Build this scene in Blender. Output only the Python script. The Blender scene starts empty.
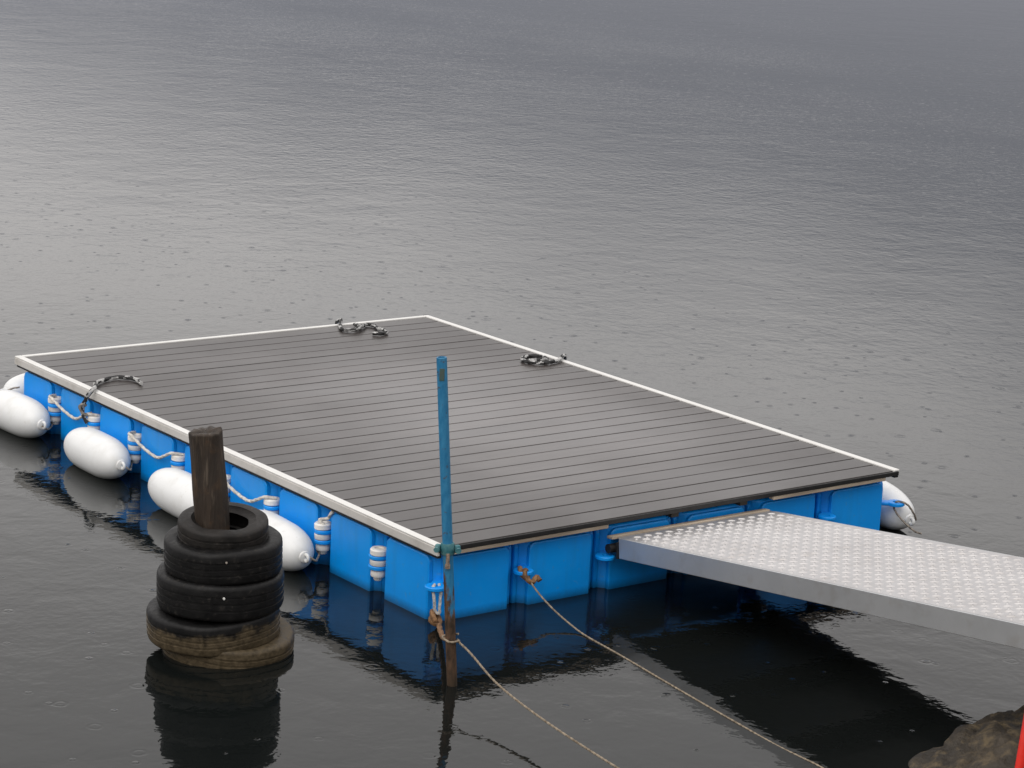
import bpy, bmesh, math, random
from mathutils import Vector, Matrix, noise
random.seed(7)
SC = bpy.context.scene
COL = SC.collection
PI = math.pi
V = Vector

# ------------------------------------------------------------------ helpers
def link(o, parent=None):
    COL.objects.link(o)
    if parent: o.parent = parent
    return o

def obj(name, bm, mats, parent=None, smooth=True, angle=40, wn=False):
    bm.normal_update()
    me = bpy.data.meshes.new(name)
    for f in bm.faces: f.smooth = smooth
    bm.to_mesh(me); bm.free()
    if smooth: me.set_sharp_from_angle(angle=math.radians(angle))
    for m in (mats if isinstance(mats, (list, tuple)) else [mats]): me.materials.append(m)
    o = bpy.data.objects.new(name, me)
    if wn:
        w = o.modifiers.new('wn', 'WEIGHTED_NORMAL'); w.keep_sharp = True; w.weight = 90
    return link(o, parent)

def tag(o, label=None, cat=None, group=None, kind=None):
    if label: o['label'] = label
    if cat: o['category'] = cat
    if group: o['group'] = group
    if kind: o['kind'] = kind
    return o

def empty(name, label, cat, loc=(0, 0, 0), group=None):
    o = bpy.data.objects.new(name, None); o.empty_display_size = .1
    link(o); o.location = loc
    return tag(o, label, cat, group)

def add_box(bm, c, s, bev=0, seg=2, rot=None, mat=0):
    t = bmesh.new(); bmesh.ops.create_cube(t, size=1)
    bmesh.ops.scale(t, vec=V(s), verts=t.verts)
    if bev: bmesh.ops.bevel(t, geom=t.edges[:], offset=bev, segments=seg, affect='EDGES', profile=.5)
    if rot: bmesh.ops.transform(t, matrix=rot.to_4x4() if len(rot) == 3 else rot, verts=t.verts)
    bmesh.ops.translate(t, vec=V(c), verts=t.verts)
    merge(bm, t, mat)

def merge(bm, t, mat=None):
    vm = {}
    for v in t.verts: vm[v] = bm.verts.new(v.co)
    for f in t.faces:
        try:
            n = bm.faces.new([vm[v] for v in f.verts]); n.material_index = f.material_index if mat is None else mat
        except ValueError: pass
    t.free()

def add_lathe(bm, prof, seg=32, M=None, closed=False, jit=None, mat=0):
    """prof: list of (r, z) turned round z; closed joins last to first."""
    M = M or Matrix.Identity(4)
    rings = []
    for k, (r, z) in enumerate(prof):
        if r < 1e-6: rings.append([bm.verts.new(M @ V((0, 0, z)))]); continue
        ring = []
        for i in range(seg):
            a = 2*PI*i/seg
            rr, zz = (r, z) if jit is None else jit(r, z, a)
            ring.append(bm.verts.new(M @ V((rr*math.cos(a), rr*math.sin(a), zz))))
        rings.append(ring)
    pairs = list(zip(rings, rings[1:])) + ([(rings[-1], rings[0])] if closed else [])
    for A, B in pairs:
        for i in range(seg):
            j = (i+1) % seg
            if len(A) == 1 and len(B) == 1: continue
            if len(A) == 1: q = [A[0], B[j], B[i]]
            elif len(B) == 1: q = [A[i], A[j], B[0]]
            else: q = [A[i], A[j], B[j], B[i]]
            f = bm.faces.new(q); f.material_index = mat

def spline(P, n=8, closed=False):
    P = [V(p) for p in P]; out = []
    N = len(P)
    for i in range(N-1):
        p0, p1, p2, p3 = P[max(i-1, 0)], P[i], P[i+1], P[min(i+2, N-1)]
        for k in range(n):
            t = k/n
            out.append(.5*((2*p1)+(p2-p0)*t+(2*p0-5*p1+4*p2-p3)*t*t+(3*p1-p0-3*p2+p3)*t**3))
    out.append(P[-1].copy())
    return out

def resample(P, step):
    out = [P[0].copy()]; acc = 0
    for a, b in zip(P, P[1:]):
        L = (b-a).length
        if L < 1e-9: continue
        d = step-acc
        while d <= L:
            out.append(a.lerp(b, d/L)); d += step
        acc = L-(d-step)
    if (out[-1]-P[-1]).length > step*.3: out.append(P[-1].copy())
    return out

def add_rope(bm, pts, r, pitch=None, lobes=3, seg=12, step=None, fleck=0.0, n=10):
    """laid rope: tube with a helical three strand cross section"""
    pitch = pitch or r*6
    step = step or pitch/7
    P = resample(spline(pts, n), step)
    T = []
    for i in range(len(P)):
        T.append((P[min(i+1, len(P)-1)]-P[max(i-1, 0)]).normalized())
    u = T[0].orthogonal().normalized(); rings = []; s = 0
    for i, p in enumerate(P):
        if i:
            u = (u - T[i]*u.dot(T[i])).normalized(); s += (p-P[i-1]).length
        w = T[i].cross(u)
        ph = 2*PI*s/pitch
        ring = []
        for k in range(seg):
            a = 2*PI*k/seg
            rr = r*(.74+.3*abs(math.cos(lobes/2*(a-ph/lobes*1.0))))
            ring.append(bm.verts.new(p+(u*math.cos(a)+w*math.sin(a))*rr))
        rings.append(ring)
    for i, (A, B) in enumerate(zip(rings, rings[1:])):
        for k in range(seg):
            j = (k+1) % seg
            f = bm.faces.new([A[k], A[j], B[j], B[k]])
            if fleck:
                h = noise.noise(V((i*step*17, ((k+i*.25) % seg)*.38, 3.3)))
                f.material_index = 1 if h > fleck else 0
    bm.faces.new(rings[0][::-1]); bm.faces.new(rings[-1])

def add_tube(bm, a, b, r0, r1=None, seg=16, mat=0):
    a, b = V(a), V(b); r1 = r0 if r1 is None else r1
    q = (b-a).to_track_quat('Z', 'Y').to_matrix().to_4x4(); q.translation = a
    L = (b-a).length
    add_lathe(bm, [(0, 0), (r0, 0), (r1, L), (0, L)], seg, q, mat=mat)

def add_torus(bm, c, axis, R, r, seg=20, m=8, mat=0, sx=1):
    q = V(axis).to_track_quat('Z', 'Y').to_matrix().to_4x4(); q.translation = V(c)
    add_lathe(bm, [(R+r*math.cos(2*PI*k/m), r*math.sin(2*PI*k/m)) for k in range(m)], seg, q @ Matrix.Diagonal((sx, 1, 1, 1)), closed=True, mat=mat)

# ------------------------------------------------------------------ materials
class N:
    def __init__(s, name):
        s.m = bpy.data.materials.new(name); s.m.use_nodes = True
        s.t = s.m.node_tree; s.t.nodes.clear()
        s.out = s.n('ShaderNodeOutputMaterial'); s.b = s.n('ShaderNodeBsdfPrincipled')
        s.l(s.b.outputs[0], s.out.inputs[0])
        s.tc = s.n('ShaderNodeTexCoord'); s.co = s.tc.outputs['Object']
    def n(s, t, **k):
        x = s.t.nodes.new(t)
        for a, v in k.items(): setattr(x, a, v)
        return x
    def l(s, a, b): s.t.links.new(a, b)
    def noise(s, scale, detail=4, rough=.55, co=None, sc=None, dist=0):
        x = s.n('ShaderNodeTexNoise'); x.inputs['Scale'].default_value = scale
        x.inputs['Detail'].default_value = detail; x.inputs['Roughness'].default_value = rough; x.inputs['Distortion'].default_value = dist
        c = co or s.co
        if sc:
            mp = s.n('ShaderNodeMapping'); mp.inputs['Scale'].default_value = sc; s.l(c, mp.inputs[0]); c = mp.outputs[0]
        s.l(c, x.inputs['Vector']); return x.outputs['Fac']
    def ramp(s, f, stops):
        x = s.n('ShaderNodeValToRGB'); e = x.color_ramp.elements
        while len(e) < len(stops): e.new(.5)
        for i, (p, c) in enumerate(stops):
            e[i].position = p; e[i].color = (c, c, c, 1) if isinstance(c, (int, float)) else (*c, 1)
        s.l(f, x.inputs[0]); return x.outputs[0]
    def mix(s, f, a, b):
        x = s.n('ShaderNodeMix', data_type='RGBA')
        for i, v in ((0, f), (6, a), (7, b)):
            if isinstance(v, bpy.types.NodeSocket): s.l(v, x.inputs[i])
            elif i == 0: x.inputs[0].default_value = v
            else: x.inputs[i].default_value = (*v, 1)
        return x.outputs[2]
    def math(s, op, a, b=0, c=0, clamp=False):
        x = s.n('ShaderNodeMath', operation=op); x.use_clamp = clamp
        for i, v in enumerate((a, b, c)):
            if isinstance(v, bpy.types.NodeSocket): s.l(v, x.inputs[i])
            else: x.inputs[i].default_value = v
        return x.outputs[0]
    def bump(s, h, strength=.3, dist=.005, prev=None):
        x = s.n('ShaderNodeBump'); x.inputs['Strength'].default_value = strength; x.inputs['Distance'].default_value = dist
        s.l(h, x.inputs['Height'])
        if prev: s.l(prev, x.inputs['Normal'])
        return x.outputs[0]
    def sep(s, co=None):
        x = s.n('ShaderNodeSeparateXYZ'); s.l(co or s.co, x.inputs[0]); return x.outputs
    def world_co(s):
        return s.n('ShaderNodeNewGeometry').outputs['Position']
    def set(s, col=None, rough=None, metal=None, nrm=None, spec=None, ior=None):
        for k, v in (('Base Color', col), ('Roughness', rough), ('Metallic', metal), ('Normal', nrm), ('Specular IOR Level', spec), ('IOR', ior)):
            if v is None: continue
            if isinstance(v, bpy.types.NodeSocket): s.l(v, s.b.inputs[k])
            else: s.b.inputs[k].default_value = (*v, 1) if isinstance(v, tuple) else v
        return s.m

def simple(name, a, b, scale=12, rough=(.4, .6), metal=0, bump=.15, bdist=.003, detail=5, sc=None, lo=.35, hi=.65):
    m = N(name)
    f = m.noise(scale, detail, sc=sc)
    r = m.ramp(f, [(lo, 0), (hi, 1)])
    f2 = m.noise(scale*4.3, 3, sc=sc)
    return m.set(m.mix(r, a, b), m.ramp(f2, [(.3, rough[0]), (.7, rough[1])]), metal, m.bump(f2, bump, bdist))

def mat_blue():
    m = N('blue_plastic')
    co = m.world_co(); z = m.sep(co)[2]
    f = m.noise(3, 4, co=co); f2 = m.noise(60, 3, co=co)
    st = m.noise(14, 5, co=co, sc=(1, 1, .12))
    c = m.mix(m.ramp(f, [(.3, 0), (.7, 1)]), (.0005, .265, .80), (.0015, .305, .87))
    c = m.mix(m.math('MULTIPLY', m.ramp(st, [(.52, 0), (.80, 1)]), .22), c, (.03, .16, .33))
    c = m.mix(m.math('MULTIPLY', m.ramp(m.noise(31, 6, .7, co=co), [(.60, 0), (.68, 1)]), .35), c, (.10, .26, .42))
    # wet, algae-stained band at the waterline
    zz = m.math('ADD', z, m.math('MULTIPLY', f2, .014))
    wet = m.ramp(m.math('MULTIPLY', zz, 10), [(.12, .75), (.55, 0)])
    c = m.mix(wet, c, (.003, .060, .15))
    rr = m.ramp(m.noise(9, 4, co=co), [(.3, .30), (.7, .46)])
    return m.set(c, rr, 0, m.bump(m.noise(140, 2, co=co), .06, .002), .45)

def mat_deck():
    m = N('wet_composite_planking')
    co = m.world_co(); x, y, z = m.sep(co)
    idx = m.math('FLOOR', m.math('DIVIDE', m.math('ADD', y, .042), .1514))
    cv = m.n('ShaderNodeCombineXYZ'); m.l(m.math('MULTIPLY', x, .35), cv.inputs[0]); m.l(m.math('MULTIPLY', idx, 3.71), cv.inputs[1])
    per = m.noise(1.0, 2, co=cv.outputs[0])
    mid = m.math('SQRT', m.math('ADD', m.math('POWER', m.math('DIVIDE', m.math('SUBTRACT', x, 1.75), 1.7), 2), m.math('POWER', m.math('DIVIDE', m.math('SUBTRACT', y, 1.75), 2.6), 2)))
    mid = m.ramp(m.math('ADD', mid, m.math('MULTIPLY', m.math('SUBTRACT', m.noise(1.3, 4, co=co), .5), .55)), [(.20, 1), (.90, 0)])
    grain = m.noise(20, 6, co=co, sc=(.10, 2.6, 1))
    c = m.mix(m.ramp(per, [(.3, 0), (.7, 1)]), (.054, .045, .042), (.108, .092, .086))
    c = m.mix(m.math('MULTIPLY', m.ramp(grain, [(.38, 0), (.62, 1)]), .62), c, (.045, .038, .036))
    wetf = m.noise(.85, 5, .6, co=co, sc=(1.0, 1.3, 1), dist=.4)
    wet = m.ramp(wetf, [(.25, 0), (.75, 1)])
    c = m.mix(m.math('MULTIPLY', wet, .25), c, (.05, .044, .044))
    c = m.mix(mid, m.mix(.62, c, (.022, .018, .016)), c)  # sky sheen painted into the colour: border darkened, middle of the deck left lighter
    # fine anti-slip ribs along each plank, tiny height
    ribs = m.math('SINE', m.math('MULTIPLY', y, 2*PI/.0126))
    rr = m.mix(wet, (.42, .42, .42), (.33, .33, .33))
    nb = m.bump(ribs, .10, .0012); nb = m.bump(grain, .12, .002, nb)
    m.set(c, rr, 0, nb, .55)
    m.b.inputs['Coat Weight'].default_value = .5
    m.b.inputs['Coat Roughness'].default_value = .27
    m.b.inputs['Coat IOR'].default_value = 1.36
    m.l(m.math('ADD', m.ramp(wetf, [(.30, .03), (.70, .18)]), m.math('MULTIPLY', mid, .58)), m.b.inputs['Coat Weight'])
    return m.m

def mat_alu(name, a=(.62, .62, .63), b=(.74, .74, .75), rough=(.28, .46), metal=.85, stain=.25):
    m = N(name); co = m.world_co()
    f = m.noise(4, 5, co=co); f2 = m.noise(55, 4, co=co)
    c = m.mix(m.ramp(f, [(.3, 0), (.7, 1)]), a, b)
    c = m.mix(m.math('MULTIPLY', m.ramp(m.noise(11, 6, co=co), [(.55, 0), (.75, 1)]), stain), c, (.30, .25, .19))
    return m.set(c, m.ramp(f2, [(.3, rough[0]), (.7, rough[1])]), metal, m.bump(f2, .015, .001))

def mat_white(name, base=(.80, .80, .79), dirt=(.42, .41, .36), amt=.35):
    m = N(name); co = m.world_co(); z = m.sep(co)[2]
    f = m.noise(9, 6, co=co)
    c = m.mix(m.math('MULTIPLY', m.ramp(f, [(.5, 0), (.8, 1)]), amt), base, dirt)
    low = m.ramp(m.math('ADD', m.math('MULTIPLY', z, 6), m.math('MULTIPLY', f, .12)), [(.05, .6), (.36, 0)])
    c = m.mix(low, c, (.30, .31, .27))
    f2 = m.noise(42, 5, co=co)
    c = m.mix(m.math('MULTIPLY', m.ramp(f2, [(.62, 0), (.72, 1)]), .22), c, (.45, .43, .38))
    return m.set(c, m.ramp(f, [(.3, .28), (.7, .42)]), 0, m.bump(f, .05, .004), .5)

def mat_pole():
    m = N('flaking_teal_paint'); co = m.world_co(); z = m.sep(co)[2]
    f = m.noise(16, 6, .65, co=co, sc=(1, 1, .45)); f2 = m.noise(55, 5, co=co, sc=(1, 1, .35)); f3 = m.noise(110, 3, co=co)
    paint = m.mix(m.ramp(f2, [(.3, 0), (.7, 1)]), (.012, .135, .285), (.036, .205, .375))
    rust = m.mix(m.ramp(f2, [(.35, 0), (.65, 1)]), (.030, .018, .010), (.115, .062, .034))
    amt = m.math('ADD', m.math('MULTIPLY', f, 1.6), m.math('MULTIPLY', z, -1.15))
    mask = m.ramp(amt, [(.22, 0), (.36, 1)])
    spots = m.ramp(m.noise(23, 5, .7, co=co), [(.61, 0), (.66, 1)])
    mask = m.math('MAXIMUM', mask, m.math('MULTIPLY', spots, .8))
    wet = m.ramp(m.math('MULTIPLY', z, 3), [(.03, .75), (.4, 0)])
    c = m.mix(wet, m.mix(mask, paint, rust), (.028, .020, .011))
    return m.set(c, m.ramp(mask, [(0, .42), (1, .72)]), 0, m.bump(f3, .35, .003), .4)

def mat_piling():
    m = N('wet_weathered_timber')
    co = m.co
    g = m.noise(16, 7, .65, sc=(1, 1, .14)); g2 = m.noise(60, 5, .6, sc=(1, 1, .10)); f = m.noise(6, 5, .6)
    c = m.mix(m.ramp(g, [(.3, 0), (.7, 1)]), (.011, .008, .006), (.052, .036, .025))
    c = m.mix(m.math('MULTIPLY', m.ramp(f, [(.56, 0), (.72, 1)]), .8), c, (.10, .052, .022))
    c = m.mix(m.math('MULTIPLY', m.ramp(g2, [(.56, 0), (.70, 1)]), .65), c, (.12, .095, .070))
    h = m.math('ADD', m.math('MULTIPLY', g, .7), m.math('MULTIPLY', g2, .3))
    return m.set(c, m.ramp(f, [(.3, .42), (.7, .75)]), 0, m.bump(h, .9, .02), .4)

def mat_tyre(name, mud=0.0, base=(.004, .004, .0043), base2=(.011, .0106, .0106), rough=(.38, .62)):
    m = N(name); z = m.sep()[2]
    f = m.noise(11, 6, .65); f2 = m.noise(45, 5, .6)
    c = m.mix(m.ramp(f, [(.35, 0), (.7, 1)]), base, base2)
    if mud:
        mudc = m.mix(m.ramp(f2, [(.3, 0), (.7, 1)]), (.036, .027, .015), (.105, .080, .048))
        k = m.math('ADD', m.math('MULTIPLY', f, 1.3), m.math('MULTIPLY', z, -7.0) if mud < 1 else .25)
        c = m.mix(m.math('MULTIPLY', m.ramp(k, [(.38, 0), (.62, 1)]), mud), c, mudc)
    else:
        c = m.mix(m.math('MULTIPLY', m.ramp(f2, [(.58, 0), (.78, 1)]), .45), c, (.075, .066, .056))
    return m.set(c, m.ramp(f2, [(.3, rough[0]), (.7, rough[1])]), 0, m.bump(f2, .28, .006), .22)

def mat_rock():
    m = N('wet_brown_rock')
    f = m.noise(3.2, 7, .65, sc=(1, 1, 1.8)); f2 = m.noise(14, 7, .65); z = m.sep()[2]
    c = m.mix(m.ramp(f, [(.34, 0), (.66, 1)]), (.012, .010, .008), (.060, .046, .030))
    c = m.mix(m.math('MULTIPLY', m.ramp(f2, [(.50, 0), (.66, 1)]), .75), c, (.125, .092, .050))
    c = m.mix(m.math('MULTIPLY', m.ramp(m.noise(30, 5), [(.55, 0), (.7, 1)]), .4), c, (.012, .010, .008))
    h = m.math('ADD', m.math('MULTIPLY', f, .6), m.math('MULTIPLY', f2, .4))
    return m.set(c, m.ramp(f2, [(.3, .45), (.7, .8)]), 0, m.bump(h, 1.0, .05), .4)

def mat_shore():
    m = N('wet_gravel')
    v = m.n('ShaderNodeTexVoronoi'); v.inputs['Scale'].default_value = 16; m.l(m.co, v.inputs['Vector'])
    f = m.noise(1.1, 5)
    pc = m.n('ShaderNodeSeparateColor'); m.l(v.outputs['Color'], pc.inputs[0])
    c = m.mix(pc.outputs[0], (.045, .038, .030), (.17, .155, .135))
    c = m.mix(m.math('MULTIPLY', m.ramp(f, [(.4, 0), (.65, 1)]), .5), c, (.035, .040, .018))
    return m.set(c, .6, 0, m.bump(m.math('MULTIPLY', v.outputs['Distance'], -1), .9, .05))

def mat_water():
    m = N('lake_water')
    co = m.world_co(); x, y, z = m.sep(co)
    # distance out from the sheltered shore, along the open-lake direction
    d = m.math('ADD', m.math('MULTIPLY', x, .61), m.math('MULTIPLY', y, .79))
    dn = m.math('ADD', d, m.math('MULTIPLY', m.noise(.16, 3, co=co), 7))
    open_ = m.ramp(m.math('DIVIDE', dn, 34), [(.10, .0), (.30, .42), (.62, .85), (.95, 1.0)])
    patch = m.ramp(m.noise(.22, 4, .55, co=co, sc=(1.0, .55, 1)), [(.35, .35), (.65, 1)])
    amp = m.math('MULTIPLY', open_, patch)
    # slow swell, shared
    n1 = m.bump(m.noise(1.1, 2, .5, co=co), 1.0, .0045)
    n2 = m.bump(m.noise(4.6, 3, .55, co=co, dist=.4), 1.0, .0024, n1)
    # wind ripple growing with distance
    hr = m.math('MULTIPLY', m.noise(13.0, 2, .5, co=co, sc=(1, .8, 1)), amp)
    n3 = m.bump(hr, 1.0, .0041, n2)
    hb = m.math('MULTIPLY', m.noise(2.1, 3, .6, co=co, sc=(1.0, 1.25, 1), dist=.6), amp)
    n3 = m.bump(hb, 1.0, .0012, n3)
    # raindrop dimples and short rings, several sizes and ages, their outlines broken up
    jig = m.math('MULTIPLY', m.math('SUBTRACT', m.noise(24, 2, .5, co=co), .5), .022)
    prev = n3
    for sc_, lam, wid, hgt, keep in ((2.9, .040, .036, .0011, .28), (5.2, .030, .022, .0010, .24)):
        v = m.n('ShaderNodeTexVoronoi', voronoi_dimensions='2D'); v.inputs['Scale'].default_value = sc_
        m.l(co, v.inputs['Vector'])
        dist = m.math('ADD', m.math('DIVIDE', v.outputs['Distance'], sc_), jig)
        cs = m.n('ShaderNodeSeparateColor'); m.l(v.outputs['Color'], cs.inputs[0])
        on = m.math('LESS_THAN', cs.outputs[0], keep)
        age = m.math('MULTIPLY', cs.outputs[1], wid)
        off = m.math('DIVIDE', m.math('SUBTRACT', dist, age), wid*.5)
        env = m.math('POWER', 2.718, m.math('MULTIPLY', m.math('MULTIPLY', off, off), -1))
        ring = m.math('MULTIPLY', m.math('SINE', m.math('MULTIPLY', dist, 2*PI/lam)), env)
        ring = m.math('MULTIPLY', ring, m.math('MULTIPLY', on, m.math('SUBTRACT', 1.1, cs.outputs[1])))
        prev = m.bump(ring, 1.0, hgt, prev)
    fr = m.math('MULTIPLY', m.noise(21, 2, .5, co=co), m.ramp(m.noise(.6, 3, co=co), [(.35, .25), (.7, 1)]))
    prev = m.bump(fr, 1.0, .0010, prev)
    body = m.mix(m.ramp(m.noise(.25, 3, co=co), [(.3, 0), (.7, 1)]), (.0045, .0060, .0060), (.0065, .0075, .0072))
    m.set(body, .035, 0, prev, .5, 1.333)
    return m.m

M = dict(
    blue=mat_blue(), deck=mat_deck(),
    alu=mat_alu('brushed_aluminium'),
    rail=mat_white('weathered_pale_rail', (.56, .54, .51), (.34, .32, .29), .6),
    strip=mat_white('pale_edge_strip', (.68, .675, .655), (.5, .48, .44), .3),
    tread=mat_alu('tread_plate', (.55, .535, .53), (.64, .625, .62), (.30, .42), .75, .25),
    beam=mat_alu('gangway_beam', (.47, .48, .49), (.54, .55, .56), (.34, .46), .68, .24),
    dark=simple('black_rubber_fascia', (.006, .006, .006), (.014, .013, .013), 20, (.4, .7)),
    wood=simple('bleached_bearer_timber', (.26, .21, .16), (.48, .40, .31), 18, (.6, .85), sc=(.15, 2, 2), bump=.3),
    joist=simple('dark_joist_timber', (.02, .017, .014), (.045, .038, .030), 12, (.6, .85)),
    white=mat_white('white_fender_vinyl', (.74, .75, .75), (.50, .49, .45), .42),
    cap=mat_white('white_pin_plastic', (.78, .76, .72), (.52, .40, .28), .55),
    lash=simple('cream_rope', (.48, .45, .40), (.72, .69, .63), 60, (.7, .9)),
    moor=simple('weathered_rope', (.13, .10, .068), (.30, .245, .18), 45, (.7, .9)),
    wetrope=simple('rusty_brown_rope', (.09, .045, .020), (.25, .135, .06), 45, (.6, .9)),
    greyrope=simple('dirty_grey_rope', (.14, .12, .10), (.34, .30, .26), 60, (.7, .9)),
    rw=simple('white_rope_yarn', (.30, .30, .295), (.52, .52, .51), 80, (.7, .9)),
    rb=simple('black_rope_yarn', (.008, .008, .009), (.022, .022, .022), 80, (.6, .8)),
    pole=mat_pole(), piling=mat_piling(),
    clamp=simple('verdigris_clamp_steel', (.02, .13, .16), (.09, .21, .22), 26, (.45, .7), .1, .3, .004),
    rustbolt=simple('rusty_bolt_steel', (.12, .075, .05), (.36, .28, .22), 60, (.5, .7), .3),
    steel=simple('dull_galvanised_steel', (.38, .38, .38), (.58, .58, .57), 40, (.35, .55), .7),
    tyre=mat_tyre('black_wet_tyre'), tyre_top=mat_tyre('scuffed_tyre', 0, (.009, .0085, .008), (.026, .023, .021), (.45, .7)),
    tyre_mud=mat_tyre('half_muddy_tyre', .95), tyre_silt=mat_tyre('silt_brown_tyre', 1.0),
    rock=mat_rock(), shore=mat_shore(), water=mat_water(),
    red=simple('red_gloss_paint', (.55, .012, .006), (.68, .022, .010), 14, (.30, .45), bump=.08),
    conc=simple('grey_concrete', (.24, .23, .22), (.36, .35, .33), 8, (.75, .9), bump=.3),
)

# ------------------------------------------------------------------ setting
bm = bmesh.new()
S = 4000
vs = [bm.verts.new(p) for p in ((-S, -S, 0), (S, -S, 0), (S, S, 0), (-S, S, 0))]
bm.faces.new(vs)
tag(obj('water', bm, M['water'], smooth=False), kind='structure')

def shore_s(x, y): return (x-1.107)*-.5+(y+2.77)*-.866
def shore_z(x, y):
    s = shore_s(x, y)
    z = .24*(s-.35)+.09*noise.noise(V((x*.7, y*.7, 0)))+.03*noise.noise(V((x*2.6, y*2.6, 4)))
    if s < .3: z = min(z, -.02+.35*(s-.2))
    return max(z, -1.6)
bm = bmesh.new()
nu, nv = 120, 70
grid = []
for j in range(nv+1):
    row = []
    s = -1.6+22*(j/nv)**1.35
    for i in range(nu+1):
        t = -22+44*i/nu
        x = 1.107+.866*t-.5*s; y = -2.77-.5*t-.866*s
        row.append(bm.verts.new((x, y, shore_z(x, y))))
    grid.append(row)
for j in range(nv):
    for i in range(nu): bm.faces.new([grid[j][i], grid[j+1][i], grid[j+1][i+1], grid[j][i+1]])
tag(obj('shore', bm, M['shore']), kind='structure')

# ------------------------------------------------------------------ floating dock
dock = empty('floating_dock', 'low rectangular swimming dock of blue plastic floats under grey plank decking', 'dock')
NX, NY, U, UX, XO = 6, 9, .5, .519, -.010
TOP = .335
def cube_bm():
    bm = bmesh.new(); h = .2425-.022; hx = .2550-.022; c = .042; zb = -.09
    oc = [(-hx+c, -h), (hx-c, -h), (hx, -h+c), (hx, h-c), (hx-c, h), (-hx+c, h), (-hx, h-c), (-hx, -h+c)]
    # the chamfered corners fall away below the raised shoulder, as on moulded pontoon blocks
    lo = [bm.verts.new((x, y, zb)) for x, y in oc]; hi = [bm.verts.new((x, y, TOP)) for x, y in oc]
    bm.faces.new(lo[::-1]); bm.faces.new(hi)
    for i in range(8): bm.faces.new([lo[i], lo[(i+1) % 8], hi[(i+1) % 8], hi[i]])
    bmesh.ops.bevel(bm, geom=bm.edges[:], offset=.016, segments=3, affect='EDGES', profile=.5)
    for k, (hn, ht) in enumerate(((hx, h), (h, hx), (hx, h), (h, hx))):     # a raised panel with rounded corners on each face
        t = bmesh.new(); wd = ht-c+.006; zt, rr = TOP-.016, .036; P = []
        for cx_, cz_, a0 in ((wd-rr, zt-rr, 0), (-wd+rr, zt-rr, 90), (-wd+rr, zb+.006+rr, 180), (wd-rr, zb+.006+rr, 270)):
            for q in range(6):
                a = math.radians(a0+18*q); P.append((cx_+rr*math.cos(a), cz_+rr*math.sin(a)))
        back = [t.verts.new((hn-.004, y, z)) for y, z in P]
        mid = [t.verts.new((hn+.015, y, z)) for y, z in P]
        fr = [t.verts.new((hn+.022, y*(1-.008/wd), z+(-.008 if z > .1 else .008))) for y, z in P]
        for A, Bq in ((back, mid), (mid, fr)):
            for i in range(len(P)): t.faces.new([A[i], A[(i+1) % len(P)], Bq[(i+1) % len(P)], Bq[i]])
        t.faces.new(fr)
        bmesh.ops.rotate(t, verts=t.verts, cent=(0, 0, 0), matrix=Matrix.Rotation(k*PI/2, 3, 'Z'))
        merge(bm, t, 0)
    return bm
def lug_bm():
    """flat disc with a hole, and a web running back into the block; hole at the origin, block towards +y"""
    bm = bmesh.new(); seg = 24; R, r, h = .050, .018, .010
    prof = [(r, -h), (R-.004, -h), (R, -h+.004), (R, h-.004), (R-.004, h), (r, h)]
    add_lathe(bm, prof, seg, closed=True)
    add_box(bm, (0, .078, 0), (.056, .085, .0195), .005, 1)
    return bm
cube0 = lug0 = None
def place_cube(i, j):
    global cube0
    if cube0 is None: c = cube0 = obj('float_block', cube_bm(), M['blue'], dock, wn=True)
    else: c = cube0.copy(); link(c, dock)
    c.location = (XO+(i+.5)*UX, (j+.5)*U, 0)
    return c
def place_lug(cube, corner, z, ang):
    """corner: world xy of the pin hole, ang: direction of the web"""
    global lug0
    if lug0 is None: l = lug0 = obj('lug', lug_bm(), M['blue'], cube)
    else: l = lug0.copy(); link(l, cube)
    l.location = V((corner[0], corner[1], z))-cube.location
    l.rotation_euler = (0, 0, ang)
cubes = {}
for i in range(NX):
    for j in range(NY):
        if i in (0, NX-1) or j in (0, NY-1): cubes[i, j] = place_cube(i, j)
XP = .000
for j in range(1, NY):                     # long left side: two lugs at every pin
    place_lug(cubes[0, j-1], (XP, j*U), .200, math.radians(-135))
    place_lug(cubes[0, j], (XP, j*U), .147, math.radians(-45))
    place_lug(cubes[NX-1, j-1], (XO+NX*UX, j*U), .195, math.radians(135))
for i in range(1, NX):                     # near end: single lugs
    place_lug(cubes[i, 0], (XO+i*UX+.005, -.018), .190, math.radians(-38))
    place_lug(cubes[i, NY-1], (XO+i*UX, NY*U), .190, math.radians(-135))
place_lug(cubes[0, 0], (-.022, -.02), .190, math.radians(-45))
place_lug(cubes[NX-1, 0], (XO+NX*UX+.035, .0), .190, math.radians(52))

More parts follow.
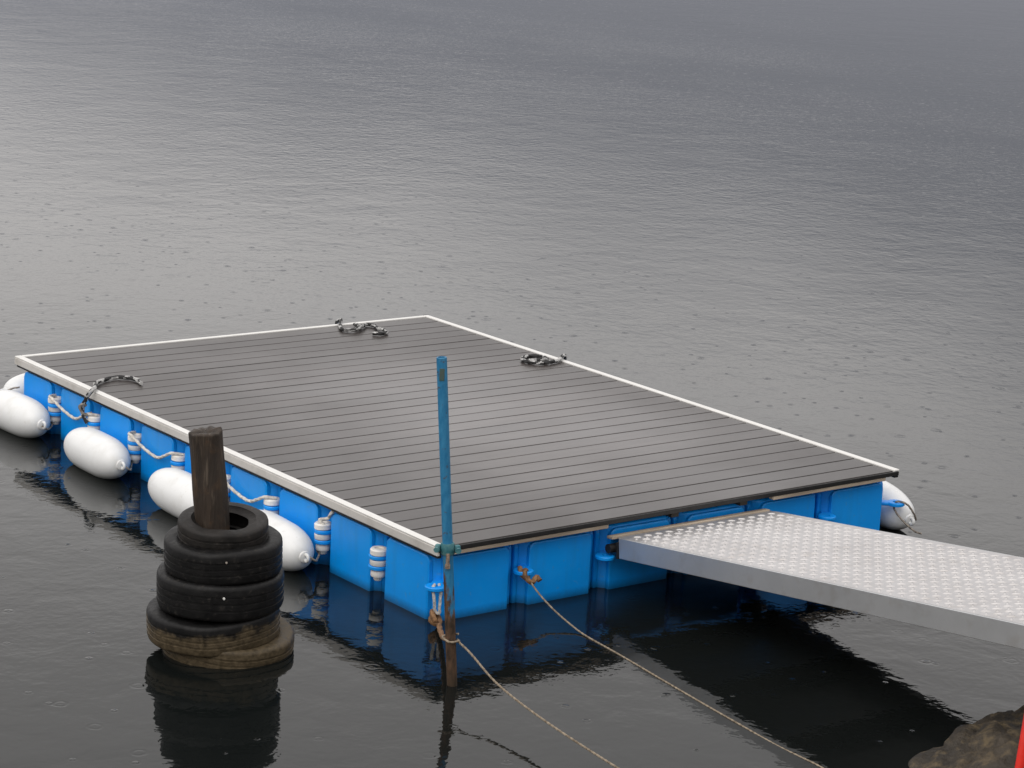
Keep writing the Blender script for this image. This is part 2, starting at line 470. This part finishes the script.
# connector pins
def pin_parts():
    r = .046
    b = bmesh.new(); add_lathe(b, [(0, .125), (.024, .125), (.024, .235), (0, .235)], 20)
    shaft = b
    b = bmesh.new(); add_lathe(b, [(0, .2125), (r-.003, .2125), (r, .216), (r, .238), (r-.006, .245), (.024, .246), (.020, .239), (0, .239)], 28)
    cap = b
    b = bmesh.new(); add_lathe(b, [(.024, .160), (r-.003, .160), (r-.001, .163), (r-.001, .186), (r-.003, .188), (.024, .188)], 28)
    spacer = b
    b = bmesh.new(); add_lathe(b, [(0, .078), (.018, .078), (.022, .083), (.022, .096), (.036, .100), (.038, .105), (.038, .122), (.034, .134), (.024, .135)], 24)
    nut = b
    return shaft, cap, spacer, nut
pin0 = None
for j in range(1, NY):
    if pin0 is None:
        sh, cp, sp, nu_ = pin_parts()
        pin0 = obj('connector_pin', sh, M['cap'], dock)
        kids = [obj('cap', cp, M['cap'], pin0), obj('spacer', sp, M['cap'], pin0), obj('nut', nu_, M['cap'], pin0)]
        p = pin0
    else:
        p = pin0.copy(); link(p, dock)
        for k in kids:
            q = k.copy(); link(q, p)
    p.location = (XP, j*U, 0); p.rotation_euler = (random.uniform(-.03, .03), random.uniform(-.03, .03), random.random()*3)

# timber joists, fascia, planking, edge trims
X0, X1, Y0, Y1, H = -.03, 3.097, -.042, 4.500, .398
for k in range(7):
    bm = bmesh.new(); x = .06+k*.478
    add_box(bm, (x, (Y0+Y1)/2, .3505), (.05, Y1-Y0-.06, .029)); obj('joist', bm, M['joist'], dock, smooth=False)
bm = bmesh.new()
n = 30; pitch = (Y1-.038-Y0)/n
for k in range(n):
    y = Y0+(k+.5)*pitch
    t = bmesh.new(); g = .0098
    dz = random.uniform(-.0006, .0006)
    add_box(t, ((X0+.012+X1-.042)/2, y, H-.0155), (X1-X0-.056, pitch-g, .031), .0018, 1)
    for v in t.verts: v.co.z += dz+random.uniform(-.0002, .0002)
    merge(bm, t, 0)
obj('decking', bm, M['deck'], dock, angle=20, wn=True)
bm = bmesh.new()
add_box(bm, ((X0+X1)/2-.005, Y0-.0075, .3835), (X1-X0-.012, .012, .024), .003, 1); obj('fascia', bm, M['dark'], dock, angle=50, wn=True)
def bar(name, x0, x1, y0, y1, z0, z1, m, bev=.004, seg=2):
    b = bmesh.new(); add_box(b, ((x0+x1)/2, (y0+y1)/2, (z0+z1)/2), (x1-x0, y1-y0, z1-z0), bev, seg)
    return obj(name, b, m, dock, angle=50, wn=True)
o = bar('bearer', .02, 1.02, Y0-.008, Y0+.030, .350, .3705, M['wood'], .003); o['label'] = 'pale bleached timber strip'
o = bar('bearer', 2.15, 2.99, Y0-.008, Y0+.030, .350, .3705, M['wood'], .003); o['label'] = 'pale bleached timber strip'
bar('edge_rail', X0-.006, X0+.011, Y0-.004, Y1, .352, .395, M['rail'], .005, 3)
bar('edge_cap', X0-.004, X0+.040, Y0-.004, Y1, .3955, .4040, M['strip'], .0038, 3)
bar('edge_strip', X1-.040, X1, Y0-.004, Y1, .376, .404, M['strip'], .004)
bar('edge_strip', X0+.042, X1-.042, Y1-.036, Y1, .376, .404, M['strip'], .004)
bar('side_fascia', X0+.006, X0+.030, Y0+.01, Y1-.01, .3365, .351, M['dark'], .002)
bar('side_fascia', X1-.036, X1-.006, Y0-.004, Y1-.01, .358, .375, M['dark'], .002)
bar('side_fascia', X0+.04, X1-.05, Y1-.032, Y1-.006, .345, .375, M['dark'], .002)

# ------------------------------------------------------------------ fenders
def fender(name_label, loc, axis='y', L=.64, R=.124, tilt=(0, 0, 0), lines=(), group='white fenders round the dock'):
    t = empty('boat_fender', name_label, 'fender', loc, group)
    t.rotation_euler = tilt
    rot = Matrix.Rotation(-PI/2, 4, 'X') if axis == 'y' else Matrix.Rotation(PI/2, 4, 'Y')
    b = bmesh.new(); prof = []
    hl = L/2; cap = .245
    for k in range(13):
        a = -PI/2+PI/2*k/12
        prof.append((R*max(0, math.cos(a))**.82, -hl+cap+cap*math.sin(a)))
    prof2 = [(r, -z) for r, z in prof[::-1]]
    add_lathe(b, prof+[(R*1.004, 0)]+prof2, 40, rot)
    obj('body', b, M['white'], t, angle=80)
    for s in (-1, 1):
        b = bmesh.new()
        add_lathe(b, [(0, .0), (.034, .0), (.030, .018), (.018, .022), (.0, .022)], 20, rot @ Matrix.Translation((0, 0, s*(hl-.013))) @ Matrix.Diagonal((1, 1, s, 1)))
        e = rot @ V((0, 0, s*(hl+.018)))
        add_torus(b, e, (1, 0, 0) if axis == 'y' else (0, 1, 0), .017, .009)
        obj('eye', b, M['white'], t)
    for pts in lines:
        b = bmesh.new()
        inv = t.matrix_basis.inverted()
        add_rope(b, [inv @ V(p) for p in pts], .006, seg=8)
        obj('lanyard', b, M['greyrope'], t)
    return t
fx, fz = -.150, .108
fy = [4.225, 3.19, 2.155, 1.235]
lab = ['white fender farthest along the left side, cut by the left edge of the photo',
       'white fender lying below the rope end that hangs over the left rail',
       'white fender half hidden behind the top of the timber post',
       'white fender against the blue floats to the right of the tyre stack']
for k, y in enumerate(fy):
    jn = [4.0, 3.0, 2.0, 1.0][k]
    jf = [4.5, 3.5, 2.5, 1.5][k]
    near = y-.32-.018
    fender(lab[k], (fx, y, fz), 'y', .64, .124, (math.radians(random.uniform(-2, 2)), 0, math.radians([2, -2, 1.5, -3][k])),
           [[(fx, near+.004, fz), (fx+.03, near-.012, fz-.02), (-.07, (near+jn)/2, .072), (XP-.028, jn-.005, .080), (XP-.02, jn+.03, .088)],
            [(fx, y+.32+.016, fz), (fx+.05, y+.35, fz-.01), (-.03, jf+.03 if k else 4.52, .09), (XP, jf if k else 4.50, .10)]])
fender('white fender at the far left corner, peeking out behind the nearest float', (.285, 4.640, .122), 'x', .64, .124, (0, math.radians(3), 0),
       [[(-.065, 4.64, .155), (-.06, 4.56, .17), (-.03, 4.53, .19), (0, 4.50, .20)]])
fender('white fender on the far right corner, behind the gangway', (3.262, .325, .135), 'y', .70, .122, (math.radians(8), 0, math.radians(-4)),
       [[(3.265, -.045, .088), (3.23, -.060, .130), (3.17, -.055, .195), (3.125, -.02, .207), (3.13, .0, .16), (3.16, -.04, .10), (3.22, -.08, .04), (3.27, -.09, .02)],
        [(3.26, .69, .19), (3.18, .78, .20), (3.10, .98, .20)]])

# lashing lines between pins and loose deck ropes
def rope_thing(name, label, pts, r, mats, group=None, fleck=0, seg=12, **k):
    b = bmesh.new(); add_rope(b, pts, r, seg=seg, fleck=fleck, **k)
    o = obj(name, b, mats)
    return tag(o, label, 'rope', group)
for (ja, jb, lb) in ((8, 7, 'thin cream line strung between the two pins nearest the far left corner'),
                     (6, 5, 'thin cream line sagging between pins just left of the timber post'),
                     (4, 3, 'thin cream line sagging between pins just right of the timber post')):
    a, c = ja*U, jb*U
    rope_thing('lashing_line', lb, [(XP+.01, a+.03, .250), (XP-.045, a+.0, .257), (XP-.05, a-.05, .250), (-.035, a-.16, .205), (-.030, a-.30, .185), (-.045, c+.08, .225), (XP-.045, c+.01, .256), (XP, c-.03, .252)],
               .0095, M['lash'], 'cream lashing lines between the float pins', seg=9)
rope_thing('lashing_line', 'short cream line end sticking up from the pin right of the tyre stack', [(XP-.02, .97, .240), (XP-.03, 1.0, .262), (XP+.0, .965, .275), (-.012, .93, .305), (-.010, .905, .330)], .0095, M['lash'], seg=9)

zd = H+.015
b = bmesh.new()
add_rope(b, [(-.050, 3.50, .205), (-.062, 3.52, .235), (-.070, 3.526, .293), (-.075, 3.470, .365), (-.069, 3.435, .405), (-.040, 3.445, .424), (.000, 3.50, .424), (.050, 3.588, .418), (.139, 3.657, zd), (.229, 3.687, zd), (.288, 3.660, zd), (.318, 3.590, zd), (.300, 3.490, zd)], .0128, seg=12, fleck=-.08)
o = obj('deck_rope', b, [M['rw'], M['rb']])
tag(o, 'black and white rope end hanging over the left rail beside the white fender', 'rope')
b = bmesh.new(); add_rope(b, [(-.02, 3.5, .262), (-.05, 3.51, .252), (-.068, 3.524, .262), (-.085, 3.53, .30), (-.078, 3.50, .325), (-.06, 3.51, .31)], .011, seg=9)
obj('knot', b, M['greyrope'], o)
b = bmesh.new()
add_rope(b, [(2.37, 4.552, .36), (2.375, 4.548, .405), (2.385, 4.515, .427), (2.312, 4.414, zd), (2.258, 4.301, zd), (2.293, 4.250, zd), (2.355, 4.250, zd+.01), (2.432, 4.348, zd), (2.420, 4.400, zd), (2.378, 4.282, zd+.022), (2.429, 4.311, zd+.005), (2.498, 4.367, zd), (2.523, 4.319, zd), (2.494, 4.231, zd), (2.507, 4.191, zd), (2.481, 4.100, zd), (2.415, 4.080, zd), (2.373, 4.110, zd)], .0122, seg=12, fleck=-.10)
tag(obj('deck_rope', b, [M['rw'], M['rb']]), 'crumpled black and white rope lying by the far edge strip', 'rope')
b = bmesh.new()
add_rope(b, [(3.135, 3.02, .365), (3.138, 3.005, .40), (3.118, 2.99, .422), (3.070, 2.965, .421), (3.022, 2.928, zd), (2.954, 2.912, zd), (2.901, 2.905, zd), (2.848, 2.929, zd), (2.813, 2.976, zd), (2.81, 3.024, zd), (2.839, 3.073, zd), (2.895, 3.104, zd), (2.955, 3.099, zd), (2.990, 3.045, zd), (2.969, 2.983, zd), (2.901, 2.942, zd+.016), (2.855, 2.958, zd+.01), (2.84, 3.01, zd)], .0125, seg=12, fleck=-.08)
tag(obj('deck_rope', b, [M['rw'], M['rb']]), 'coiled black and white rope loop beside the right edge strip', 'rope')

# ------------------------------------------------------------------ tall painted pole with clamp
pa, pb = V((-.431, -.747, 0)), V((-.520, -.680, 1.509))
ax = (pb-pa).normalized()
pole = empty('mooring_pole', 'slim teal painted steel pole, rusty below its clamp, standing in front of the dock corner', 'pole', pa)
def along(z): return (pb-pa)*(z/1.509)
q = ax.to_track_quat('Z', 'Y').to_matrix().to_4x4()
b = bmesh.new(); r = .0232; L = (pb-pa).length
add_lathe(b, [(0, -.9), (r, -.9), (r, -.3), (r*1.02, .1), (r, .4), (r, L-.002), (r-.002, L), (r-.006, L), (r-.006, L-.05), (0, L-.05)], 24, q)
obj('tube', b, M['pole'], pole)
b = bmesh.new(); cq = q.copy(); cq.translation = along(.640)
add_lathe(b, [(r+.0005, -.026), (r+.006, -.026), (r+.008, -.021), (r+.008, .021), (r+.006, .026), (r+.0005, .026)], 24, cq)
side = V((.79, -.61, 0))
fwd = V((-.61, -.79, 0))
for s in (-1, 1):
    bq = Matrix.Rotation(math.atan2(side.y, side.x), 4, 'Z'); bq.translation = along(.640)+side*s*.043
    add_box(b, bq.translation, (.026, .026, .036), .007, 2, Matrix.Rotation(math.atan2(side.y, side.x)+.3*s, 3, 'Z'))
cl = obj('clamp', b, M['clamp'], pole)
for s in (-1, 1):
    b = bmesh.new(); c = along(.640)+side*s*.049
    add_tube(b, c-fwd*.032, c+fwd*.034, .008, seg=12); add_tube(b, c+fwd*.022, c+fwd*.036, .0135, seg=6)
    obj('bolt', b, M['clamp'], cl)
b = bmesh.new(); c = along(.595)+fwd*.030
add_tube(b, c+V((0, 0, .03)), c-V((0, 0, .035)), .0085, seg=10); add_tube(b, c-V((0, 0, .02)), c-V((0, 0, .038)), .013, seg=6)
obj('bolt', b, M['rustbolt'], cl)
b = bmesh.new(); c = along(1.435)+fwd*(r+.0005)
add_box(b, c, (.022, .003, .055), .001, 1, Matrix.Rotation(math.atan2(side.y, side.x), 3, 'Z'))
o = obj('patch', b, simple('faded_patch', (.03, .085, .085), (.075, .075, .055), 60, (.6, .8)), pole); o['label'] = 'small faded patch near the pole top'

# ------------------------------------------------------------------ timber post
B = V((-1.079, .182, 0)); Tp = V((-1.157, .242, 1.032))
axp = (Tp-B).normalized()
q = axp.to_track_quat('Z', 'Y').to_matrix().to_4x4()
b = bmesh.new(); Lp = (Tp-B).length
def jp(r, z, a):
    d = V((math.cos(a)*2.2, math.sin(a)*2.2, z*1.2))
    k = 1+.055*noise.noise(d)+.030*noise.noise(d*5)
    return r*k, z+(.010*noise.noise(V((math.cos(a)*3, math.sin(a)*3, 9)))*(1 if z > Lp-.03 else 0))
prof = [(0, -1.2), (.080, -1.2)]+[(.078+.002*math.sin(k*.7), -1.2+(Lp+1.19)*k/44) for k in range(1, 45)]+[(.0775, Lp-.003), (.073, Lp+.003), (.05, Lp+.002), (.03, Lp-.003), (0, Lp-.004)]
add_lathe(b, prof, 40, q, jit=jp)
o = obj('mooring_post', b, M['piling'], angle=60); o.location = B
tag(o, 'dark wet round timber post standing up through the stack of tyres', 'post')

# ------------------------------------------------------------------ tyres
def tyre_bm(R, r, w, grooves=3, seg=72, squash=0):
    h = w/2; t = .013
    shoulder = R-.028
    P = [(r, -h*.62), (r+.012, -h*.72), (r+.03, -h*.90), ((r+shoulder)/2, -h*1.0), (R-.024, -h*.985), (R-.013, -h*.95), (R-.005, -h*.86), (R-.001, -h*.72)]
    gw = h*1.2/(grooves*2+1)
    z = -h*.62
    for g in range(grooves):
        z0 = -h*.6+h*1.2*(g+.62)/(grooves+.24); 
        P += [(R, z0-.006), (R-.0045, z0-.0045), (R-.0045, z0+.0045), (R, z0+.006)]
    P += [(a, -c) for a, c in P[7::-1]]
    P += [(r+.008, h*.50), (r+.02, h*.72), ((r+shoulder)/2, h*.86), (R-.03, h*.70), (R-.024, 0), (R-.03, -h*.70), ((r+shoulder)/2, -h*.86), (r+.02, -h*.72), (r+.008, -h*.50)]
    ph = random.random()*10
    def j(rr, zz, a):
        e = 1+squash*math.cos(2*a+ph)
        k = .0035*noise.noise(V((math.cos(a)*2.2+ph, math.sin(a)*2.2, zz*6)))
        if rr > R-.004 and abs(zz) < h*.85: k -= .0016*(0 if int(a/(2*PI)*seg) % 2 else 1)
        return rr*e+k, zz+.008*noise.noise(V((math.cos(a)*1.3+ph, math.sin(a)*1.3, rr*3)))
    b = bmesh.new(); add_lathe(b, P, seg, closed=True, jit=j)
    return b
RV = V((.79, -.61, 0))     # towards the photo's right
TW = V((-.61, -.79, 0))    # towards the camera side
# px offset from axis (m), centre height, outer r, inner r, width, tilt toward camera, tilt sideways
tyres = [
    ('scuffed small tyre on top of the stack, its open ring round the timber post', .574, -.008, .0, .207, .115, .118, 7, -1, 'tyre_top', 0),
    ('black tyre with a chalky dot, second from the top of the stack', .468, -.003, .0, .272, .165, .158, 2, 1, 'tyre', 1),
    ('black tyre with a white dot, in the middle of the stack', .304, -.014, .0, .292, .175, .172, 1, 0, 'tyre', 1),
    ('mud stained tyre second from the bottom of the stack', .142, -.044, .0, .305, .185, .150, 3, 2, 'tyre_mud', 0),
    ('silty brown tyre lowest in the stack, poking out to the right at the waterline', .036, .030, -.01, .300, .185, .150, 4, -5, 'tyre_silt', 0)]
for lb, z, dx, dy, R, ri, w, tc, ts, mt, dot in tyres:
    base = B+V((0, 0, z))+RV*dx+TW*dy
    b = tyre_bm(R, ri, w, 2 if w < .13 else 3, squash=random.uniform(.004, .012))
    o = obj('tyre', b, M[mt], angle=50); o.location = base
    o.rotation_euler = (Matrix.Rotation(math.radians(tc), 3, RV) @ Matrix.Rotation(math.radians(ts), 3, TW)).to_euler()
    tag(o, lb, 'tyre', 'old tyres stacked round the timber post')
    if dot:
        b = bmesh.new(); d = (TW+RV*(.17 if R < .28 else .18)).normalized(); zt = .030
        add_tube(b, d*(R-.006)+V((0, 0, zt)), d*(R+.006)+V((0, 0, zt)), .0065, .004, seg=10)
        inv = o.rotation_euler.to_matrix().inverted()
        for v in b.verts: v.co = inv @ v.co
        obj('bolt_head', b, M['strip'] if R > .28 else M['greyrope'], o)

# ------------------------------------------------------------------ mooring ropes
b = bmesh.new()
p1 = along(.225)+pa
add_rope(b, [p1+RV*.034-TW*.010+V((0, 0, .015)), p1-TW*.036, p1-RV*.036, p1+TW*.038-V((0, 0, .01)), p1+RV*.038-V((0, 0, .015)), p1-TW*.02+RV*.03-V((0, 0, .02)),
             p1+V((.012, -.14, -.035)), V((-.475, -1.15, .135)), V((-.52, -1.55, .108)), V((-.568, -2.08, .098)), V((-.62, -2.5, .115)), V((-.70, -3.0, .16)), V((-.80, -3.5, .16))], .0052, seg=9)
o = obj('mooring_rope', b, M['moor'])
tag(o, 'tan mooring rope tied round the teal pole and stretching toward the bottom edge', 'rope')
b = bmesh.new()
add_rope(b, [(-.035, -.045, .075), (-.06, -.05, .04), (-.03, -.075, .02), (-.01, -.04, .05), (-.04, -.03, .075), (-.055, -.07, .05), (-.02, -.06, .012), (-.06, -.12, .03), (-.16, -.29, .045), (-.30, -.52, .13), tuple(p1-TW*.036)], .0135, seg=9)
obj('knotted_tail', b, M['wetrope'], o)['label'] = 'brown knotted tail hanging below the corner lug'
b = bmesh.new()
add_rope(b, [(-.025, -.02, .205), (-.045, -.035, .19), (-.045, -.05, .14), (-.038, -.05, .085), (-.02, -.06, .07), (-.015, -.055, .11), (-.005, -.045, .17), (.0, -.02, .205)], .008, seg=8)
obj('shackle_strop', b, M['rw'], o)
b = bmesh.new()
add_rope(b, [(.500, -.02, .198), (.505, -.050, .190), (.510, -.085, .155), (.515, -.16, .108), (.522, -.27, .060), (.528, -.40, .022), (.525, -.52, .004), (.500, -.80, .001), (.455, -1.15, .0015), (.417, -1.47, .0005), (.385, -1.75, .001), (.358, -2.05, -.002), (.345, -2.4, -.003), (.30, -3.0, -.05)], .0046, seg=9)
o = obj('mooring_rope', b, M['moor'])
tag(o, 'tan mooring rope knotted to a blue lug and trailing on the water beside the gangway', 'rope')
b = bmesh.new()
add_rope(b, [(.492, -.015, .215), (.485, -.04, .19), (.51, -.055, .165), (.525, -.03, .19), (.50, -.05, .205), (.49, -.07, .175), (.52, -.085, .150), (.545, -.075, .165), (.56, -.07, .170), (.565, -.09, .155)], .0135, seg=9)
obj('knot', b, M['wetrope'], o)

# ------------------------------------------------------------------ gangway
gw = empty('gangway', 'pale aluminium tread plate gangway sloping up from the dock to the right', 'gangway', (1.07, -.064, .301))
GL, GWD = 4.3, 1.05
gw.rotation_euler = (math.radians(-7.13), 0, 0)   # -y is up the ramp
def gbox(name, c, s, m, bev=.004, seg=2, par=None):
    b = bmesh.new(); add_box(b, c, s, bev, seg); return obj(name, b, m, par or gw, angle=50, wn=True)
b = bmesh.new()
add_box(b, (GWD/2, -GL/2, -.004), (GWD-.004, GL, .007))
p = .0500; c45 = math.cos(PI/4)
t = bmesh.new()
for (a, h) in ((.0,0),): pass
def lozenge(bm, cx, cy, ang, L=.0215, W=.0070, hh=.0048):
    ca, sa = math.cos(ang), math.sin(ang)
    def P(u, v, z): return bm.verts.new((cx+u*ca-v*sa, cy+u*sa+v*ca, z-.0005))
    lo = [P(-L, 0, 0), P(-L*.55, -W, 0), (P(L*.55, -W, 0)), P(L, 0, 0), P(L*.55, W, 0), P(-L*.55, W, 0)]
    hi = [P(-L*.62, 0, hh), P(-L*.4, -W*.45, hh), P(L*.4, -W*.45, hh), P(L*.62, 0, hh), P(L*.4, W*.45, hh), P(-L*.4, W*.45, hh)]
    bm.faces.new(hi)
    for i in range(6): bm.faces.new([lo[i], lo[(i+1) % 6], hi[(i+1) % 6], hi[i]])
for i in range(-10, 130):
    for j in range(-130, 130):
        uu, vv = i*p, j*p
        x = (uu+vv)*c45; y = (vv-uu)*c45
        if .03 < x < GWD-.03 and -GL+.03 < y < -.05:
            lozenge(b, x, y, PI/4 if (i+j) % 2 else -PI/4)
obj('tread_plate', b, M['tread'], gw, angle=60)
for x in (-.004, GWD+.004):
    gbox('side_beam', (x, -GL/2-.01, -.054), (.012, GL-.02, .106), M['beam'], .003)
for x in (.012, GWD-.012):
    gbox('bottom_flange', (x+(.012 if x < .5 else -.012), -GL/2, -.1035), (.030, GL-.02, .006), M['beam'], .001, 1)
for k in range(8):
    gbox('cross_member', (GWD/2, -.10-k*.58, -.052), (GWD-.02, .04, .07), M['joist'], .003)
o = gbox('end_strip', (GWD/2-.015, .026, -.002), (GWD+.03, .046, .016), M['wood'], .003); o['label'] = 'weathered timber strip across the dock end'
gbox('hinge_plate', (.02, .003, -.070), (.05, .016, .085), M['dark'], .003)
gbox('hinge_plate', (GWD-.05, .003, -.070), (.05, .016, .085), M['dark'], .003)
b = bmesh.new(); add_tube(b, (-.035, .035, -.060), (.12, .035, -.060), .024, seg=18); obj('roller', b, M['dark'], gw)
b = bmesh.new(); add_tube(b, (GWD-.12, .035, -.060), (GWD+.03, .035, -.060), .030, seg=18); obj('roller', b, M['dark'], gw)

b = bmesh.new(); add_box(b, (1.595, -4.75, .05), (1.6, 1.2, 1.30), .03, 2)
tag(obj('landing', b, M['conc']), kind='structure')

# ------------------------------------------------------------------ boulder and red post
b = bmesh.new(); bmesh.ops.create_icosphere(b, subdivisions=6, radius=1)
for v in b.verts:
    d = v.co.normalized()
    # flat facets: clip against tilted planes, then roughen
    k = 1.0
    for pl, h in (((.25, -.2, .95), .80), ((-.5, .35, .8), .86), ((.8, .2, .55), .88), ((-.85, -.2, .45), .9), ((.1, .85, .5), .86), ((-.2, -.9, .35), .88)):
        c = d.dot(V(pl).normalized())
        if c > 0: k = min(k, h/c)
    n_ = .075*noise.noise(d*2.3)+.045*noise.noise(d*5.5+V((3, 1, 2)))+.018*noise.noise(d*13)+.008*noise.noise(d*29)
    rid = abs(noise.noise(d*3.1+V((7, 0, 0))))
    n_ -= .05*(1-min(1, rid*6))
    v.co = d*(k+n_)
    v.co.x *= .70; v.co.y *= .44; v.co.z *= .34
bmesh.ops.rotate(b, verts=b.verts, cent=(0, 0, 0), matrix=Matrix.Rotation(math.radians(12), 3, 'Z'))
o = obj('boulder', b, M['rock'], angle=70); o.location = (1.145, -2.74, -.145)
tag(o, 'wet brown rock at the water edge in the bottom right corner', 'rock')

rp = empty('stake', 'slim bright red painted stake leaning in front of the brown rock', 'stake', (.061, -3.589, .2))
b = bmesh.new(); a0, a1 = V((0, 0, -.25)), V((.104, -3.622, 1.02))-V((.061, -3.589, .2))
a0 = a1*(-.25/a1.length)
qq = (a1-a0).to_track_quat('Z', 'Y').to_matrix().to_4x4(); qq.translation = a0; LL = (a1-a0).length
add_lathe(b, [(0, 0), (.017, 0), (.017, LL-.004), (.014, LL), (0, LL)], 20, qq)
obj('shaft', b, M['red'], rp)
b = bmesh.new(); add_lathe(b, [(.0175, LL-.035), (.021, LL-.032), (.021, LL+.001), (.016, LL+.006), (0, LL+.007)], 20, qq)
obj('cap', b, M['dark'], rp)

# ------------------------------------------------------------------ sky, sun, camera
SUN_EL, SUN_AZ = math.radians(48), math.radians(-108)      # azimuth clockwise from +y
w = bpy.data.worlds.new('World'); SC.world = w; w.use_nodes = True
class W(N):
    def __init__(s):
        s.t = w.node_tree; s.t.nodes.clear()
        s.out = s.n('ShaderNodeOutputWorld'); s.bg = s.n('ShaderNodeBackground'); s.l(s.bg.outputs[0], s.out.inputs[0])
        s.tc = s.n('ShaderNodeTexCoord'); s.co = s.tc.outputs['Generated']
k = W()
sky = k.n('ShaderNodeTexSky', sky_type='NISHITA'); sky.sun_disc = False
sky.sun_elevation = SUN_EL; sky.sun_rotation = SUN_AZ; sky.dust_density = 5; sky.air_density = 1.5
x, y, z = k.sep()
el = k.math('MULTIPLY', k.math('ARCSINE', z), 180/PI)
az = k.math('SUBTRACT', k.math('MULTIPLY', k.math('ARCTAN2', x, y), 180/PI), 37.6)
az = k.math('MINIMUM', k.math('MAXIMUM', az, -25), 30)
cl = k.noise(2.2, 5, .55, sc=(1, 1, 2.6))
cl2 = k.noise(6.0, 4, .55, sc=(1, 1, 2.0))
e0 = k.math('ADD', k.math('MULTIPLY', az, .17), 9.3)
e0 = k.math('MINIMUM', e0, 15.0)
e0 = k.math('MAXIMUM', e0, 5.5)
rel = k.math('ADD', k.math('SUBTRACT', el, e0), k.math('MULTIPLY', k.math('SUBTRACT', cl2, .5), 4))
f = k.ramp(k.math('ADD', k.math('DIVIDE', rel, 7.5), .5), [(.12, 0), (.50, .5), (.90, 1)])
low = k.mix(k.ramp(k.math('DIVIDE', k.math('ADD', az, 14), 28, clamp=True), [(0, 0), (1, 1)]), (.285, .295, .340), (.300, .306, .345))
hi = k.mix(k.ramp(cl, [(.3, 0), (.7, 1)]), (.92, .895, .885), (1.05, 1.01, .985))
zen = k.ramp(k.math('DIVIDE', el, 90, clamp=True), [(.09, 1.36), (.15, 1.27), (.22, .97), (.40, 1.15), (1, 1.3)])
mul = k.n('ShaderNodeMix', data_type='RGBA', blend_type='MULTIPLY'); mul.inputs[0].default_value = 1
k.l(hi, mul.inputs[6]); k.l(zen, mul.inputs[7])
cloud = k.mix(f, low, mul.outputs[2])
sc = k.n('ShaderNodeMix', data_type='RGBA', blend_type='MULTIPLY'); sc.inputs[0].default_value = 1
k.l(cloud, sc.inputs[6]); sc.inputs[7].default_value = (10, 10, 10, 1)
k.l(k.mix(.94, sky.outputs[0], sc.outputs[2]), k.bg.inputs[0])
k.bg.inputs[1].default_value = .106

sun = bpy.data.lights.new('sun', 'SUN'); sun.energy = 1.1; sun.angle = math.radians(50); sun.color = (1, .97, .93)
so = bpy.data.objects.new('sun', sun); link(so)
sd = V((math.sin(SUN_AZ)*math.cos(SUN_EL), math.cos(SUN_AZ)*math.cos(SUN_EL), math.sin(SUN_EL)))
so.rotation_euler = sd.to_track_quat('Z', 'Y').to_euler(); so.location = sd*30

F, pit, roll, yaw = 2476.4823, .2278, .0504, .6562
cd = bpy.data.cameras.new('camera'); cd.sensor_width = 36; cd.lens = F*36/1024; cd.clip_end = 10000; cd.clip_start = .1
co_ = bpy.data.objects.new('camera', cd); link(co_)
fw = V((math.sin(yaw)*math.cos(pit), math.cos(yaw)*math.cos(pit), -math.sin(pit)))
r0 = V((math.cos(yaw), -math.sin(yaw), 0)); u0 = r0.cross(fw)
r_ = r0*math.cos(roll)+u0*math.sin(roll); u_ = -r0*math.sin(roll)+u0*math.cos(roll)
Mx = Matrix((r_, u_, -fw)).transposed().to_4x4(); Mx.translation = (-6.714, -9.2365, 3.8521)
co_.matrix_world = Mx
SC.camera = co_
SC.render.engine = 'CYCLES'
SC.view_settings.view_transform = 'Standard'; SC.view_settings.look = 'None'; SC.view_settings.exposure = 0
SC.cycles.max_bounces = 8
